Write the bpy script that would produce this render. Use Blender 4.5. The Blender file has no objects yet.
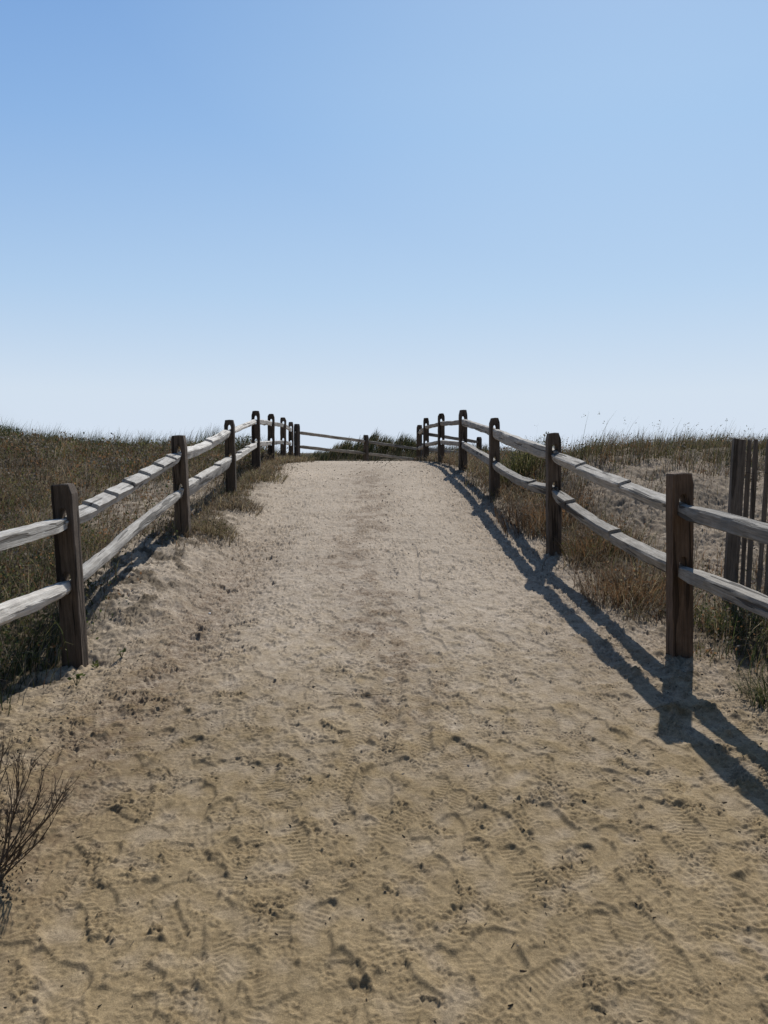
import bpy, bmesh, math, random
import numpy as np
from mathutils import Vector, Matrix, Quaternion
from mathutils.geometry import tessellate_polygon

random.seed(7)
rng = np.random.default_rng(11)
R = math.radians
scene = bpy.context.scene
col = scene.collection

SUN_EL, SUN_AZ = R(49), R(20)

# ------------------------------------------------------------------ helpers
def tag(o, label=None, cat=None, group=None, kind=None):
    if label: o['label'] = label
    if cat: o['category'] = cat
    if group: o['group'] = group
    if kind: o['kind'] = kind
    return o

def empty(name, loc):
    o = bpy.data.objects.new(name, None)
    o.empty_display_size = 0.1
    o.location = loc
    col.objects.link(o)
    return o

def link_mesh(name, me, mat, parent=None, world=None):
    o = bpy.data.objects.new(name, me)
    if mat: me.materials.append(mat)
    col.objects.link(o)
    if parent is not None:
        o.parent = parent
        m = world if world is not None else Matrix.Identity(4)
        o.matrix_basis = Matrix.Translation(-Vector(parent.location)) @ m
    elif world is not None:
        o.matrix_basis = world
    return o

def np_mesh(name, V, F, smooth=False, colors=None):
    """V (n,3), F (m,4) quads or (m,3)"""
    me = bpy.data.meshes.new(name)
    V = np.ascontiguousarray(V, dtype=np.float32)
    F = np.ascontiguousarray(F, dtype=np.int32)
    k = F.shape[1]
    me.vertices.add(len(V)); me.vertices.foreach_set('co', V.ravel())
    me.loops.add(F.size); me.loops.foreach_set('vertex_index', F.ravel())
    me.polygons.add(len(F))
    me.polygons.foreach_set('loop_start', np.arange(0, F.size, k, dtype=np.int32))
    me.polygons.foreach_set('use_smooth', np.full(len(F), smooth, dtype=bool))
    if colors is not None:
        a = me.color_attributes.new('Col', 'FLOAT_COLOR', 'POINT')
        c = np.ones((len(V), 4), dtype=np.float32); c[:, :3] = colors
        a.data.foreach_set('color', c.ravel())
    me.update(calc_edges=True)
    return me

def smooth01(a, b, x):
    t = np.clip((x - a) / (b - a), 0, 1)
    return t * t * (3 - 2 * t)

class Tile:
    """periodic band limited random field"""
    def __init__(s, size, lo, hi, seed, n=1024, slope=1.0):
        r = np.random.default_rng(seed)
        f = np.fft.fft2(r.standard_normal((n, n)))
        k = np.fft.fftfreq(n, size / n)
        kk = np.hypot(k[:, None], k[None, :]); kk[0, 0] = 1e-9
        amp = np.where((kk > 1 / hi) & (kk < 1 / lo), kk ** (-slope), 0)
        h = np.real(np.fft.ifft2(f * amp))
        s.a = (h / h.std()).astype(np.float32); s.n = n; s.size = size
    def __call__(s, x, y):
        u = np.mod(x / s.size * s.n, s.n); v = np.mod(y / s.size * s.n, s.n)
        i = np.floor(u).astype(int); j = np.floor(v).astype(int)
        fu = u - i; fv = v - j
        i %= s.n; j %= s.n
        i1 = (i + 1) % s.n; j1 = (j + 1) % s.n
        a = s.a
        return (a[j, i] * (1 - fu) + a[j, i1] * fu) * (1 - fv) + (a[j1, i] * (1 - fu) + a[j1, i1] * fu) * fv

# ------------------------------------------------------------------ materials
def new_mat(name):
    m = bpy.data.materials.new(name); m.use_nodes = True
    nt = m.node_tree; nt.nodes.clear()
    out = nt.nodes.new('ShaderNodeOutputMaterial')
    return m, nt, out

def N(nt, t, **kw):
    n = nt.nodes.new(t)
    for k, v in kw.items():
        if k in n.inputs.keys() if hasattr(n.inputs, 'keys') else False: n.inputs[k].default_value = v
        else: setattr(n, k, v)
    return n

def noise(nt, vec, scale, detail=4, rough=.6, dist=0):
    n = nt.nodes.new('ShaderNodeTexNoise')
    n.inputs['Scale'].default_value = scale; n.inputs['Detail'].default_value = detail
    n.inputs['Roughness'].default_value = rough; n.inputs['Distortion'].default_value = dist
    nt.links.new(vec, n.inputs['Vector'])
    return n.outputs['Fac']

def ramp(nt, fac, stops):
    n = nt.nodes.new('ShaderNodeValToRGB')
    e = n.color_ramp.elements
    while len(e) < len(stops): e.new(0.5)
    for el, (p, c) in zip(e, stops):
        el.position = p
        el.color = (c[0], c[1], c[2], 1) if not isinstance(c, (int, float)) else (c, c, c, 1)
    nt.links.new(fac, n.inputs['Fac'])
    return n.outputs['Color']

def mix(nt, fac, a, b, mode='MIX'):
    n = nt.nodes.new('ShaderNodeMix'); n.data_type = 'RGBA'; n.blend_type = mode
    for s, v in ((n.inputs[0], fac), (n.inputs[6], a), (n.inputs[7], b)):
        if hasattr(v, 'node'): nt.links.new(v, s)
        else: s.default_value = v if not isinstance(v, tuple) else (v + (1,))[:4]
    return n.outputs[2]

def math_node(nt, op, a, b=None, clamp=False):
    n = nt.nodes.new('ShaderNodeMath'); n.operation = op; n.use_clamp = clamp
    for s, v in ((n.inputs[0], a), (n.inputs[1], b)):
        if v is None: continue
        if hasattr(v, 'node'): nt.links.new(v, s)
        else: s.default_value = v
    return n.outputs[0]

def bump(nt, height, strength, dist, normal=None):
    n = nt.nodes.new('ShaderNodeBump')
    n.inputs['Strength'].default_value = strength; n.inputs['Distance'].default_value = dist
    nt.links.new(height, n.inputs['Height'])
    if normal is not None: nt.links.new(normal, n.inputs['Normal'])
    return n.outputs['Normal']

def sand_material():
    m, nt, out = new_mat('sand')
    geo = nt.nodes.new('ShaderNodeNewGeometry'); P = geo.outputs['Position']
    att = nt.nodes.new('ShaderNodeVertexColor'); att.layer_name = 'Col'
    sep = nt.nodes.new('ShaderNodeSeparateColor'); nt.links.new(att.outputs['Color'], sep.inputs[0])
    cover, litter, vignette = sep.outputs[0], sep.outputs[1], sep.outputs[2]
    n1 = noise(nt, P, 1.3, 5, .6)
    n2 = noise(nt, P, 14, 6, .7)
    n3 = noise(nt, P, 420, 2, .6)
    n4 = noise(nt, P, 95, 4, .7); n5 = noise(nt, P, 190, 3, .7); n6 = noise(nt, P, 33, 5, .8)
    dry = ramp(nt, n2, [(.3, (.345, .280, .206)), (.7, (.440, .363, .276))])
    vig_sand = ramp(nt, n2, [(.3, (.222, .160, .083)), (.7, (.285, .211, .116))])  # lens vignette painted into the colour: near sand darker and yellower
    c = mix(nt, vignette, dry, vig_sand)
    c = mix(nt, .55, c, ramp(nt, n1, [(.3, .40), (.7, .60)]), 'OVERLAY')
    c = mix(nt, .5, c, ramp(nt, n3, [(.32, .30), (.68, .70)]), 'OVERLAY')
    # mineral and organic specks, plus tiny shadows of the grit painted as speckle
    c = mix(nt, .75, c, ramp(nt, n6, [(.34, .30), (.66, .70)]), 'OVERLAY')
    c = mix(nt, .45, c, ramp(nt, n5, [(.34, .30), (.66, .70)]), 'OVERLAY')
    spk = math_node(nt, 'MAXIMUM', ramp(nt, n4, [(.60, 0.0), (.70, 1.0)]), ramp(nt, n6, [(.63, 0.0), (.70, 1.0)]))
    c = mix(nt, math_node(nt, 'MULTIPLY', spk, .65), c, (.12, .092, .062))
    # organic litter trodden into the path
    lit = math_node(nt, 'MULTIPLY', litter, ramp(nt, noise(nt, P, 26, 6, .8), [(.36, .12), (.60, 1.0)]), True)
    c = mix(nt, math_node(nt, 'MULTIPLY', lit, .80), c, (.125, .080, .046))
    # soil and dead leaves under the plants
    cov = math_node(nt, 'MULTIPLY', cover, ramp(nt, noise(nt, P, 9, 6, .75), [(.2, .72), (.5, 1.0)]), True)
    c = mix(nt, cov, c, ramp(nt, noise(nt, P, 60, 4, .7), [(.3, (.035, .026, .016)), (.7, (.12, .088, .052))]))
    b = nt.nodes.new('ShaderNodeBsdfPrincipled')
    b.inputs['Roughness'].default_value = .95
    b.inputs['Specular IOR Level'].default_value = .15
    nt.links.new(c, b.inputs['Base Color'])
    h = math_node(nt, 'ADD', math_node(nt, 'MULTIPLY', n4, 1.0), math_node(nt, 'MULTIPLY', n5, .6))
    nt.links.new(bump(nt, h, .55, .0045), b.inputs['Normal'])
    nt.links.new(b.outputs[0], out.inputs[0])
    return m

def wood_material(name, dark, mid, light, axis, crack=.75, spec=.2):
    m, nt, out = new_mat(name)
    tc = nt.nodes.new('ShaderNodeTexCoord')
    inf = nt.nodes.new('ShaderNodeObjectInfo')
    off = nt.nodes.new('ShaderNodeVectorMath'); off.operation = 'ADD'
    cmb = nt.nodes.new('ShaderNodeCombineXYZ')
    r = math_node(nt, 'MULTIPLY', inf.outputs['Random'], 40.0)
    for k in range(3): nt.links.new(r, cmb.inputs[k])
    nt.links.new(tc.outputs['Object'], off.inputs[0]); nt.links.new(cmb.outputs[0], off.inputs[1])
    mp = nt.nodes.new('ShaderNodeMapping')
    s = [1, 1, 1]; s[axis] = .055
    mp.inputs['Scale'].default_value = s
    nt.links.new(off.outputs[0], mp.inputs['Vector'])
    V = mp.outputs[0]; O = off.outputs[0]
    g1 = noise(nt, V, 75, 7, .75, .3)
    g2 = noise(nt, V, 160, 4, .7)
    blotch = noise(nt, O, 7, 4, .6)
    c = ramp(nt, g1, [(.28, dark), (.5, mid), (.72, light)])
    c = mix(nt, .5, c, ramp(nt, g2, [(.3, .30), (.7, .70)]), 'OVERLAY')
    c = mix(nt, .6, c, ramp(nt, blotch, [(.3, .33), (.7, .66)]), 'OVERLAY')
    ck = ramp(nt, noise(nt, V, 26, 3, .5, .6), [(.37, 1.0), (.405, 0.0)])
    c = mix(nt, math_node(nt, 'MULTIPLY', ck, crack), c, tuple(x * .35 for x in dark))
    hs = nt.nodes.new('ShaderNodeHueSaturation')
    v = nt.nodes.new('ShaderNodeMapRange'); v.inputs[3].default_value = .75; v.inputs[4].default_value = 1.2
    nt.links.new(inf.outputs['Random'], v.inputs[0]); nt.links.new(v.outputs[0], hs.inputs['Value'])
    nt.links.new(c, hs.inputs['Color'])
    b = nt.nodes.new('ShaderNodeBsdfPrincipled')
    b.inputs['Roughness'].default_value = .85; b.inputs['Specular IOR Level'].default_value = spec
    nt.links.new(hs.outputs[0], b.inputs['Base Color'])
    h = math_node(nt, 'SUBTRACT', math_node(nt, 'ADD', g1, math_node(nt, 'MULTIPLY', g2, .4)), math_node(nt, 'MULTIPLY', ck, 1.6))
    nt.links.new(bump(nt, h, .85, .008), b.inputs['Normal'])
    nt.links.new(b.outputs[0], out.inputs[0])
    return m

def leaf_material(name, trans=.25, gain=1.0):
    m, nt, out = new_mat(name)
    att = nt.nodes.new('ShaderNodeVertexColor'); att.layer_name = 'Col'
    geo = nt.nodes.new('ShaderNodeNewGeometry')
    n = noise(nt, geo.outputs['Position'], 30, 3, .6)
    c = mix(nt, .5, att.outputs['Color'], ramp(nt, n, [(.3, .35), (.7, .65)]), 'OVERLAY')
    b = nt.nodes.new('ShaderNodeBsdfPrincipled')
    b.inputs['Roughness'].default_value = .7; b.inputs['Specular IOR Level'].default_value = .2
    nt.links.new(c, b.inputs['Base Color'])
    t = nt.nodes.new('ShaderNodeBsdfTranslucent'); nt.links.new(c, t.inputs['Color'])
    ms = nt.nodes.new('ShaderNodeMixShader'); ms.inputs[0].default_value = trans
    nt.links.new(b.outputs[0], ms.inputs[1]); nt.links.new(t.outputs[0], ms.inputs[2])
    nt.links.new(ms.outputs[0], out.inputs[0])
    return m

def plain_material(name, c1, c2, scale=40, rough=.8, metal=0):
    m, nt, out = new_mat(name)
    tc = nt.nodes.new('ShaderNodeTexCoord')
    b = nt.nodes.new('ShaderNodeBsdfPrincipled')
    b.inputs['Roughness'].default_value = rough; b.inputs['Metallic'].default_value = metal
    nt.links.new(ramp(nt, noise(nt, tc.outputs['Object'], scale, 4, .65), [(.3, c1), (.7, c2)]), b.inputs['Base Color'])
    nt.links.new(b.outputs[0], out.inputs[0])
    return m

M_sand = sand_material()
M_rail = wood_material('weathered_rail_wood', (.165, .142, .115), (.33, .298, .252), (.50, .46, .40), 0, .85)
M_rail_sunlit = wood_material('sunlit_rail_wood', (.28, .25, .21), (.52, .48, .42), (.68, .64, .57), 0, .75)  # brighter copy of the rail wood, sunlight on the left rails painted in
M_post = wood_material('post_wood', (.062, .048, .037), (.118, .091, .069), (.18, .142, .110), 2, .8)
M_post_red = wood_material('reddish_post_wood', (.080, .052, .034), (.148, .098, .065), (.21, .146, .10), 2, .75)
M_slat = wood_material('slat_wood', (.11, .088, .068), (.22, .18, .142), (.34, .285, .235), 2, .6)
M_plant = leaf_material('plant_leaf', .38)
M_stem = leaf_material('plant_stem', .0)
M_wire = plain_material('rusty_wire', (.07, .05, .04), (.16, .13, .11), 60, .6, .6)
M_shell = plain_material('shell_white', (.55, .53, .49), (.82, .80, .76), 60, .5)
M_debris = leaf_material('dry_debris', .05)

# ------------------------------------------------------------------ the lie of the land
def table(pts, width=1.6):
    ys = np.linspace(-20, 120, 14001)
    z = np.interp(ys, [p[0] for p in pts], [p[1] for p in pts])
    k = int(width / .01); ker = np.hanning(k); ker /= ker.sum()
    zp = np.pad(z, k, mode='edge')
    z = np.convolve(zp, ker, 'same')[k:-k]
    return lambda y: np.interp(y, ys, z)

PATH = table([(-20, -.6), (-4, -.25), (0, 0), (2.2, .13), (4.6, .355), (7.1, .65), (9.8, 1.0), (12.3, 1.265), (14.5, 1.38),
              (16.5, 1.41), (18.5, 1.375), (20.5, 1.30), (23, 1.15), (27, .75), (32, .5), (60, .0), (120, -1)], 2.4)
FL = table([(-20, -.4), (0, .05), (2.5, .26), (4.5, .36), (7.2, .72), (10, 1.02), (12.5, 1.28), (16, 1.52), (20, 1.63), (24, 1.75), (27, 1.70), (32, 1.35), (45, .7), (120, -1)], 2.5)
FR = table([(-20, -.4), (0, .06), (2.5, .18), (4.6, .38), (5.6, .50), (7.0, .90), (8.5, 1.34), (9.8, 1.54), (12, 1.57), (14.5, 1.57), (17, 1.46), (20, 1.18), (24, .95), (30, .8), (120, -1)], 1.4)
FC = table([(-20, 0), (22, 1.0), (24.5, 1.10), (27, 1.36), (30, 1.46), (33, 1.3), (40, .7), (60, .1), (120, -1)], 2.5)

def xL(y): return np.interp(y, [-20, 2.2, 4.7, 7.2, 9.8, 12.3, 14.8, 17.2, 19.5, 22], [-2.3, -2.0, -1.88, -1.85, -1.9, -1.99, -2.12, -2.2, -2.3, -2.4])
def xR(y): return np.interp(y, [-20, 2.1, 4.6, 7.1, 9.8, 12.3, 14.8, 17.2, 19.5, 22], [2.8, 2.05, 1.75, 1.53, 1.37, 1.23, 1.07, .915, .87, .8])

T_big = Tile(60, 3, 20, 3, slope=1.6)
T_mid = Tile(24, .5, 3.0, 4, slope=1.5)

def base(x, y):
    x = np.asarray(x, dtype=float); y = np.asarray(y, dtype=float)
    p = PATH(y)
    l = xL(y); r = xR(y)
    # banks along the fences, shallow dish in between
    bankL = np.interp(y, [0, 3.5, 4.7, 5.6, 7.2, 9.8, 13, 16], [.10, .02, -.07, .13, .15, .06, .0, .0])
    bankR = np.interp(y, [0, 4.6, 7.1, 9.8, 13, 16], [.03, .03, .02, .05, .06, .0])
    z = p + bankL * smooth01(.60, .10, x - l) + bankR * smooth01(.6, .05, r - x)
    z = z - .035 * smooth01(1.15, .7, x - l) * smooth01(.35, .7, x - l) * smooth01(3, 5, y) * smooth01(13, 9, y)
    endfade = smooth01(21.5, 19.2, y)
    wl = smooth01(-.25, 2.4, l - x) * (1 - smooth01(19, 24, y) * smooth01(-7, -2.4, x))
    wr = smooth01(.15, 1.15, x - r) * (1 - smooth01(19.5, 22, y) * (1 - smooth01(3.5, 8, x)))
    z = z * (1 - wl) + FL(y) * wl
    z = z * (1 - wr) + FR(y) * wr
    wc = smooth01(23.2, 25.2, y) * (1 - wl) * (1 - wr)
    # path turns right beyond the crest
    z = z * (1 - wc) + FC(y) * wc
    off = np.maximum(wl, np.maximum(wr, wc))
    z = z + off * (.10 * T_big(x, y) * smooth01(6, 14, y) + .035 * T_mid(x + 3, y))
    far = smooth01(60, 400, np.hypot(x, y))
    return z * (1 - far) - 3.0 * far

def gz(x, y): return float(base(x, y))

# ------------------------------------------------------------------ ground sheet with real relief
def axis_x():
    core = np.concatenate([np.arange(-2.5, -1.75, .008), np.arange(-1.75, 2.0, .0046), np.arange(2.0, 3.4, .008)])
    def grow(x0, sgn):
        a = []; x = x0; s = .008
        while abs(x) < 3500:
            s = min(s * 1.035, 400) if abs(x) < 60 else s * 1.25
            x += sgn * s; a.append(x)
        return a
    return np.array(grow(core[0], -1)[::-1] + list(core) + grow(core[-1], 1))
def axis_y():
    a = []; y = 1.7
    while y < 26:
        a.append(y); y += .0046 if y < 3.4 else .0046 * (y / 3.4) ** 1.9
    s = a[-1] - a[-2]
    while y < 3500:
        a.append(y); s *= 1.12; y += s
    b = []; y = 1.7; s = .0046
    while y > -800:
        s *= 1.12; y -= s; b.append(y)
    return np.array(b[::-1] + a)
X = axis_x(); Y = axis_y()
GX, GY = np.meshgrid(X, Y)
Z = base(GX, GY)
near = np.exp(-np.maximum(np.abs(GY) - 10, 0) / 14) * np.exp(-np.maximum(np.abs(GX) - 5, 0) / 8)
T_lump = Tile(7.3, .09, .6, 21, slope=1.0)
T_small = Tile(5.12, .03, .10, 22, slope=.6)
T_fine = Tile(4.1, .013, .035, 23, slope=.3)
T_amp = Tile(19, .5, 4, 24, slope=1.0)
lump = T_lump(GX, GY)
amp = np.clip(.75 + .4 * T_amp(GX, GY), .15, 1.8)
sm = T_small(GX, GY); sm2 = T_small(GX * .83 + 1.7, GY * .9 + 2.1)
ridged = (.8 - np.abs(sm2)) * 1.0
fi = T_fine(GX, GY)
edge = np.maximum(smooth01(1.3, .2, GX - xL(GY)), smooth01(.9, .1, xR(GY) - GX))   # looser sand at the sides
T_patch = Tile(9, .12, .7, 25, slope=.8)
rough = smooth01(-.4, 1.1, T_patch(GX, GY) + .9 * edge) * (1 - .75 * smooth01(.3, .8, GX - xR(GY)))           # crumbly patches between smooth pressed ones
calm = smooth01(11, 5, GY)
fi2 = T_fine(GX * 1.31 + .9, GY * 1.23 + 2.2)
crumb = np.clip(.55 - np.abs(fi2), -.6, .55)
trod = 1 + 1.6 * smooth01(3.5, 7.5, GY)
D = near * (.0032 * lump * (1 - .6 * smooth01(.3, .8, GX - xR(GY))) * (.35 + .65 * calm + 1.1 * edge) + .0016 * sm * amp * trod + (.0030 * ridged * trod + .0026 * crumb + .0022 * fi + .0016 * sm) * rough * (.7 + .6 * edge) + .0008 * fi)

# footprints, pressed in one after another
def stamp(cx, cy, th, L, W, depth, tread, rim, seed):
    r = .62 * L + .05
    i0, i1 = np.searchsorted(X, [cx - r, cx + r]); j0, j1 = np.searchsorted(Y, [cy - r, cy + r])
    if i1 - i0 < 4 or j1 - j0 < 4: return
    x = GX[j0:j1, i0:i1] - cx; y = GY[j0:j1, i0:i1] - cy
    c, s = math.cos(th), math.sin(th)
    u = (x * c + y * s) ; v = (-x * s + y * c)
    t = np.clip(u / L, -.5, .5)
    prof = W / 2 * (.80 + .22 * np.cos((t - .17) * 2 * math.pi * 1.35)) * np.sqrt(np.clip(1 - (np.abs(t) / .5) ** 4.5, 0, 1))
    over = np.maximum(np.abs(u) - L / 2, 0)
    d = np.abs(v - .012 * np.sin(t * 5)) - prof
    d = np.where(over > 0, np.hypot(np.maximum(d, 0), over), d)
    mask = smooth01(.005, -.003, d)
    old = D[j0:j1, i0:i1]
    lvl = (old * mask).sum() / max(mask.sum(), 1e-6)
    tr = 0
    if tread == 0: tr = np.sign(np.sin(2 * math.pi * u / .022)) * .4 + .6 * np.sin(2 * math.pi * u / .022)
    elif tread == 1: tr = np.sin(2 * math.pi * (u + .006 * np.sin(v * 120)) / .021)
    elif tread == 2: tr = np.maximum(np.sin(2 * math.pi * u / .034), np.sin(2 * math.pi * v / .031)) * 1.3 - .5
    elif tread == 3: tr = np.sin(2 * math.pi * (np.abs(v) * .8 + u) / .023)
    elif tread == 4: tr = np.sin(2 * math.pi * np.hypot(u - .07, v) / .019)
    tr = tr * (.0019 if tread != 2 else .0030) * ((seed * 7919 % 100) / 100) ** .8 * 1.15
    z = lvl * .6 + old * .22 - depth * (1 + .4 * (2 * t) ** 2 + .4 * t * math.copysign(1, (seed % 3) - 1)) + tr
    rimz = rim * np.exp(-((d - .010) / .010) ** 2) * (d > -.006) * (.6 + .8 * (np.sin(np.arctan2(v, u) * 2 + seed) * .5 + .5))
    D[j0:j1, i0:i1] = old * (1 - mask) + z * mask + rimz

def pit(cx, cy, rx, ry, th, depth, mound):
    r = 2.2 * max(rx, ry)
    i0, i1 = np.searchsorted(X, [cx - r, cx + r]); j0, j1 = np.searchsorted(Y, [cy - r, cy + r])
    if i1 - i0 < 3 or j1 - j0 < 3: return
    x = GX[j0:j1, i0:i1] - cx; y = GY[j0:j1, i0:i1] - cy
    c, s = math.cos(th), math.sin(th)
    u = (x * c + y * s) / rx; v = (-x * s + y * c) / ry
    q = np.hypot(u, v) + .22 * sm[j0:j1, i0:i1] + .18 * fi[j0:j1, i0:i1]
    depth = depth * (.24 + .6 * smooth01(3, 6, cy)); mound = mound * .8
    D[j0:j1, i0:i1] += -depth * smooth01(1.15, .25, q) + mound * np.exp(-((q - 1.25) / .28) ** 2) * (.5 + .5 * np.sign(v) * .8) * (1 + .6 * fi[j0:j1, i0:i1])

def groove(x0, y0, x1, y1, w, depth):
    i0, i1 = np.searchsorted(X, [min(x0, x1) - .2, max(x0, x1) + .2]); j0, j1 = np.searchsorted(Y, [min(y0, y1) - .2, max(y0, y1) + .2])
    x = GX[j0:j1, i0:i1]; y = GY[j0:j1, i0:i1]
    dx, dy = x1 - x0, y1 - y0; L = math.hypot(dx, dy)
    t = ((x - x0) * dx + (y - y0) * dy) / L; v = ((x - x0) * dy - (y - y0) * dx) / L + .012 * np.sin(t * 3.1)
    m = smooth01(w, w * .7, np.abs(v)) * smooth01(-.1, .1, t) * smooth01(L + .1, L - .1, t) * smooth01(-.6, .4, lump[j0:j1, i0:i1] + .4)
    tr = .0022 * np.sin(2 * math.pi * (t + np.abs(v)) / .03)
    D[j0:j1, i0:i1] = D[j0:j1, i0:i1] * (1 - .55 * m) + m * (-depth + tr) + .004 * m.max() * np.exp(-((np.abs(v) - w * 1.12) / .016) ** 2) * smooth01(0, .3, t) * smooth01(L, L - .3, t) * smooth01(-.5, .5, lump[j0:j1, i0:i1])

def dens_pick(n, y0, y1, pw):
    u = rng.random(n)
    return (y0 ** (1 - pw) + u * (y1 ** (1 - pw) - y0 ** (1 - pw))) ** (1 / (1 - pw))
def scuff(cx, cy, th, L, A, curv):
    r = L * .7 + .06
    i0, i1 = np.searchsorted(X, [cx - r, cx + r]); j0, j1 = np.searchsorted(Y, [cy - r, cy + r])
    if i1 - i0 < 4 or j1 - j0 < 4: return
    x = GX[j0:j1, i0:i1] - cx; y = GY[j0:j1, i0:i1] - cy
    c, s = math.cos(th), math.sin(th)
    u = x * c + y * s; v = -x * s + y * c
    d = v - curv * (u / L) ** 2 * L - .010 * np.sin(u * 38 + cx * 9) - .004 * sm[j0:j1, i0:i1]
    env = smooth01(L * .52, L * .30, np.abs(u))
    f = np.where(d > 0, np.exp(-d / .026), np.exp(-(d / .0055) ** 2)) - .7 * np.exp(-((d + .018) / .012) ** 2)
    D[j0:j1, i0:i1] += A * f * env
ys = dens_pick(820, 1.9, 13, 1.35)
for k, cy in enumerate(ys):
    l, r = float(xL(cy)), float(xR(cy))
    cx = l + .35 + (r - l - .45) * rng.random()
    th = math.pi / 2 * (1 if rng.random() < .6 else -1) + rng.normal(0, .38)
    if rng.random() < .12: th = rng.random() * 6.28
    child = rng.random() < .2
    L = rng.uniform(.17, .21) if child else rng.uniform(.25, .30)
    stamp(cx, cy, th, L, L * rng.uniform(.36, .40), abs(rng.normal(.003, .0022)) + .0012, int(rng.integers(0, 6)), abs(rng.normal(.0018, .0009)), k)
    if rng.random() < .16:
        pit(cx + .11 * math.cos(th), cy + .11 * math.sin(th), rng.uniform(.014, .034), rng.uniform(.008, .02), th, rng.uniform(.004, .010), rng.uniform(.001, .004))
    if rng.random() < .32:
        scuff(cx + rng.normal(0, .1), cy + rng.normal(0, .1), rng.normal(2.2, .7), rng.uniform(.10, .34), rng.uniform(.0015, .0042), rng.normal(0, .5))
    if k == 560: groove(-.20, 3.0, .10, 4.9, .055, .009); groove(-.02, 2.7, .05, 4.4, .05, .008); groove(.17, 3.2, .26, 7.5, .06, .009)
groove(-.22, 3.05, .02, 4.5, .035, .007); groove(.18, 3.4, .27, 7.5, .045, .006)
for k in range(1500):
    cy = float(dens_pick(1, 1.9, 18, 1.2)[0]); l, r = float(xL(cy)), float(xR(cy))
    cx = l + .1 + (r - l - .15) * rng.random()
    e = max(.006, .008 * cy / 4)
    pit(cx, cy, rng.uniform(.7, 2.4) * e, rng.uniform(.5, 1.2) * e, rng.random() * 3.1, rng.uniform(.002, .0065), rng.uniform(.001, .004))
# loose sand cannot stand steeply: let the sharp edges slump
j1_ = int(np.searchsorted(Y, 7.0)); j0_ = int(np.searchsorted(Y, 1.6)); i0_ = int(np.searchsorted(X, -2.6)); i1_ = int(np.searchsorted(X, 2.6))
for it in range(3):
    S = D[j0_:j1_, i0_:i1_]
    gy, gx = np.gradient(S, Y[j0_:j1_], X[i0_:i1_])
    k = smooth01(.75, 1.15, np.hypot(gx, gy))
    k = np.maximum(k, np.maximum(np.roll(k, 1, 0), np.roll(k, -1, 0)))
    B = (S + np.roll(S, 1, 0) + np.roll(S, -1, 0) + np.roll(S, 1, 1) + np.roll(S, -1, 1)) / 5
    B[0] = S[0]; B[-1] = S[-1]; B[:, 0] = S[:, 0]; B[:, -1] = S[:, -1]
    D[j0_:j1_, i0_:i1_] = S * (1 - k) + B * k
# the deeper, crumbly holes that read dark in the picture
for (cx, cy, rx, ry, th, dp) in [(-.70, 2.30, .035, .022, .3, .035), (-.44, 3.03, .05, .025, .2, .025), (-.16, 2.95, .07, .03, 1.2, .02),
        (-.10, 3.45, .06, .03, 1.3, .022), (.10, 3.95, .06, .03, .2, .025), (.0, 3.75, .05, .028, .9, .022), (.13, 2.02, .045, .03, .1, .03),
        (-.12, 1.93, .04, .018, .0, .03), (.62, 2.62, .04, .02, .4, .022), (.36, 2.85, .05, .02, .2, .02), (.92, 2.9, .06, .022, .1, .02),
        (-.35, 2.55, .025, .045, .3, .018), (.55, 1.98, .04, .025, .2, .02), (1.0, 2.28, .05, .018, -.5, .02), (-.62, 3.4, .05, .03, .4, .02)]:
    pit(cx, cy, rx * .8, ry * .75, th, dp * .8, .007)
# disturbed gully along the left bank
for k in range(150):
    cy = rng.uniform(3.8, 8.5); cx = float(xL(cy)) + rng.normal(.72, .2)
    pit(cx, cy, rng.uniform(.03, .09), rng.uniform(.02, .05), rng.normal(.6, .5), rng.uniform(.006, .017), rng.uniform(.002, .008))
# wind-cut steps on the sandy dune faces right and left of the path
rf = smooth01(.35, .9, GX - xR(GY)) * smooth01(5.2, 6.2, GY) * smooth01(12, 9, GY)
lf = smooth01(.5, -.1, GX - xL(GY)) * smooth01(-.8, -.2, GX - xL(GY)) * smooth01(5.0, 5.8, GY) * smooth01(8.5, 7, GY)
st = np.sin((GX * .8 - GY * 1.5 + .45 * T_amp(GX * 2, GY * 2)) * 8 + .4 * lump)
T_clod = Tile(11, .12, .45, 26, slope=.8)
D += (.6 * rf + .6 * lf) * (.030 * (np.abs(st) - .5) + .013 * T_clod(GX, GY) * .6 * smooth01(-1, 1.2, T_amp(GX * 2.5, GY * 2.5)) + .04 * T_mid(GX * 1.6, GY * 1.6) + .003 * sm)
post_rough = smooth01(.2, 1.3, T_patch(GX * 1.3 + 4, GY * 1.2 + 1)) * (1 - .8 * rf)
D += near * post_rough * (.0026 * fi + .0032 * crumb + .0016 * sm2) * (.8 + .5 * edge)
for k in range(5200):      # little kicked-up clods and heel nicks
    cy = float(dens_pick(1, 1.85, 14, 1.5)[0]); l, r = float(xL(cy)), float(xR(cy))
    cx = l + .1 + (r - l - .15) * rng.random()
    if T_patch(cx, cy) + .6 * rng.normal() < -.1: continue
    q_ = rng.uniform(.005, .013) * max(1, cy / 3.5); i0, i1 = np.searchsorted(X, [cx - 3 * q_, cx + 3 * q_]); j0, j1 = np.searchsorted(Y, [cy - 3 * q_, cy + 3 * q_])
    if i1 - i0 < 2 or j1 - j0 < 2: continue
    e_ = np.exp(-(((GX[j0:j1, i0:i1] - cx) / q_) ** 2 + ((GY[j0:j1, i0:i1] - cy) / (q_ * rng.uniform(.45, .9))) ** 2))
    D[j0:j1, i0:i1] += q_ * rng.choice([-.36, .40]) * e_
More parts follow.
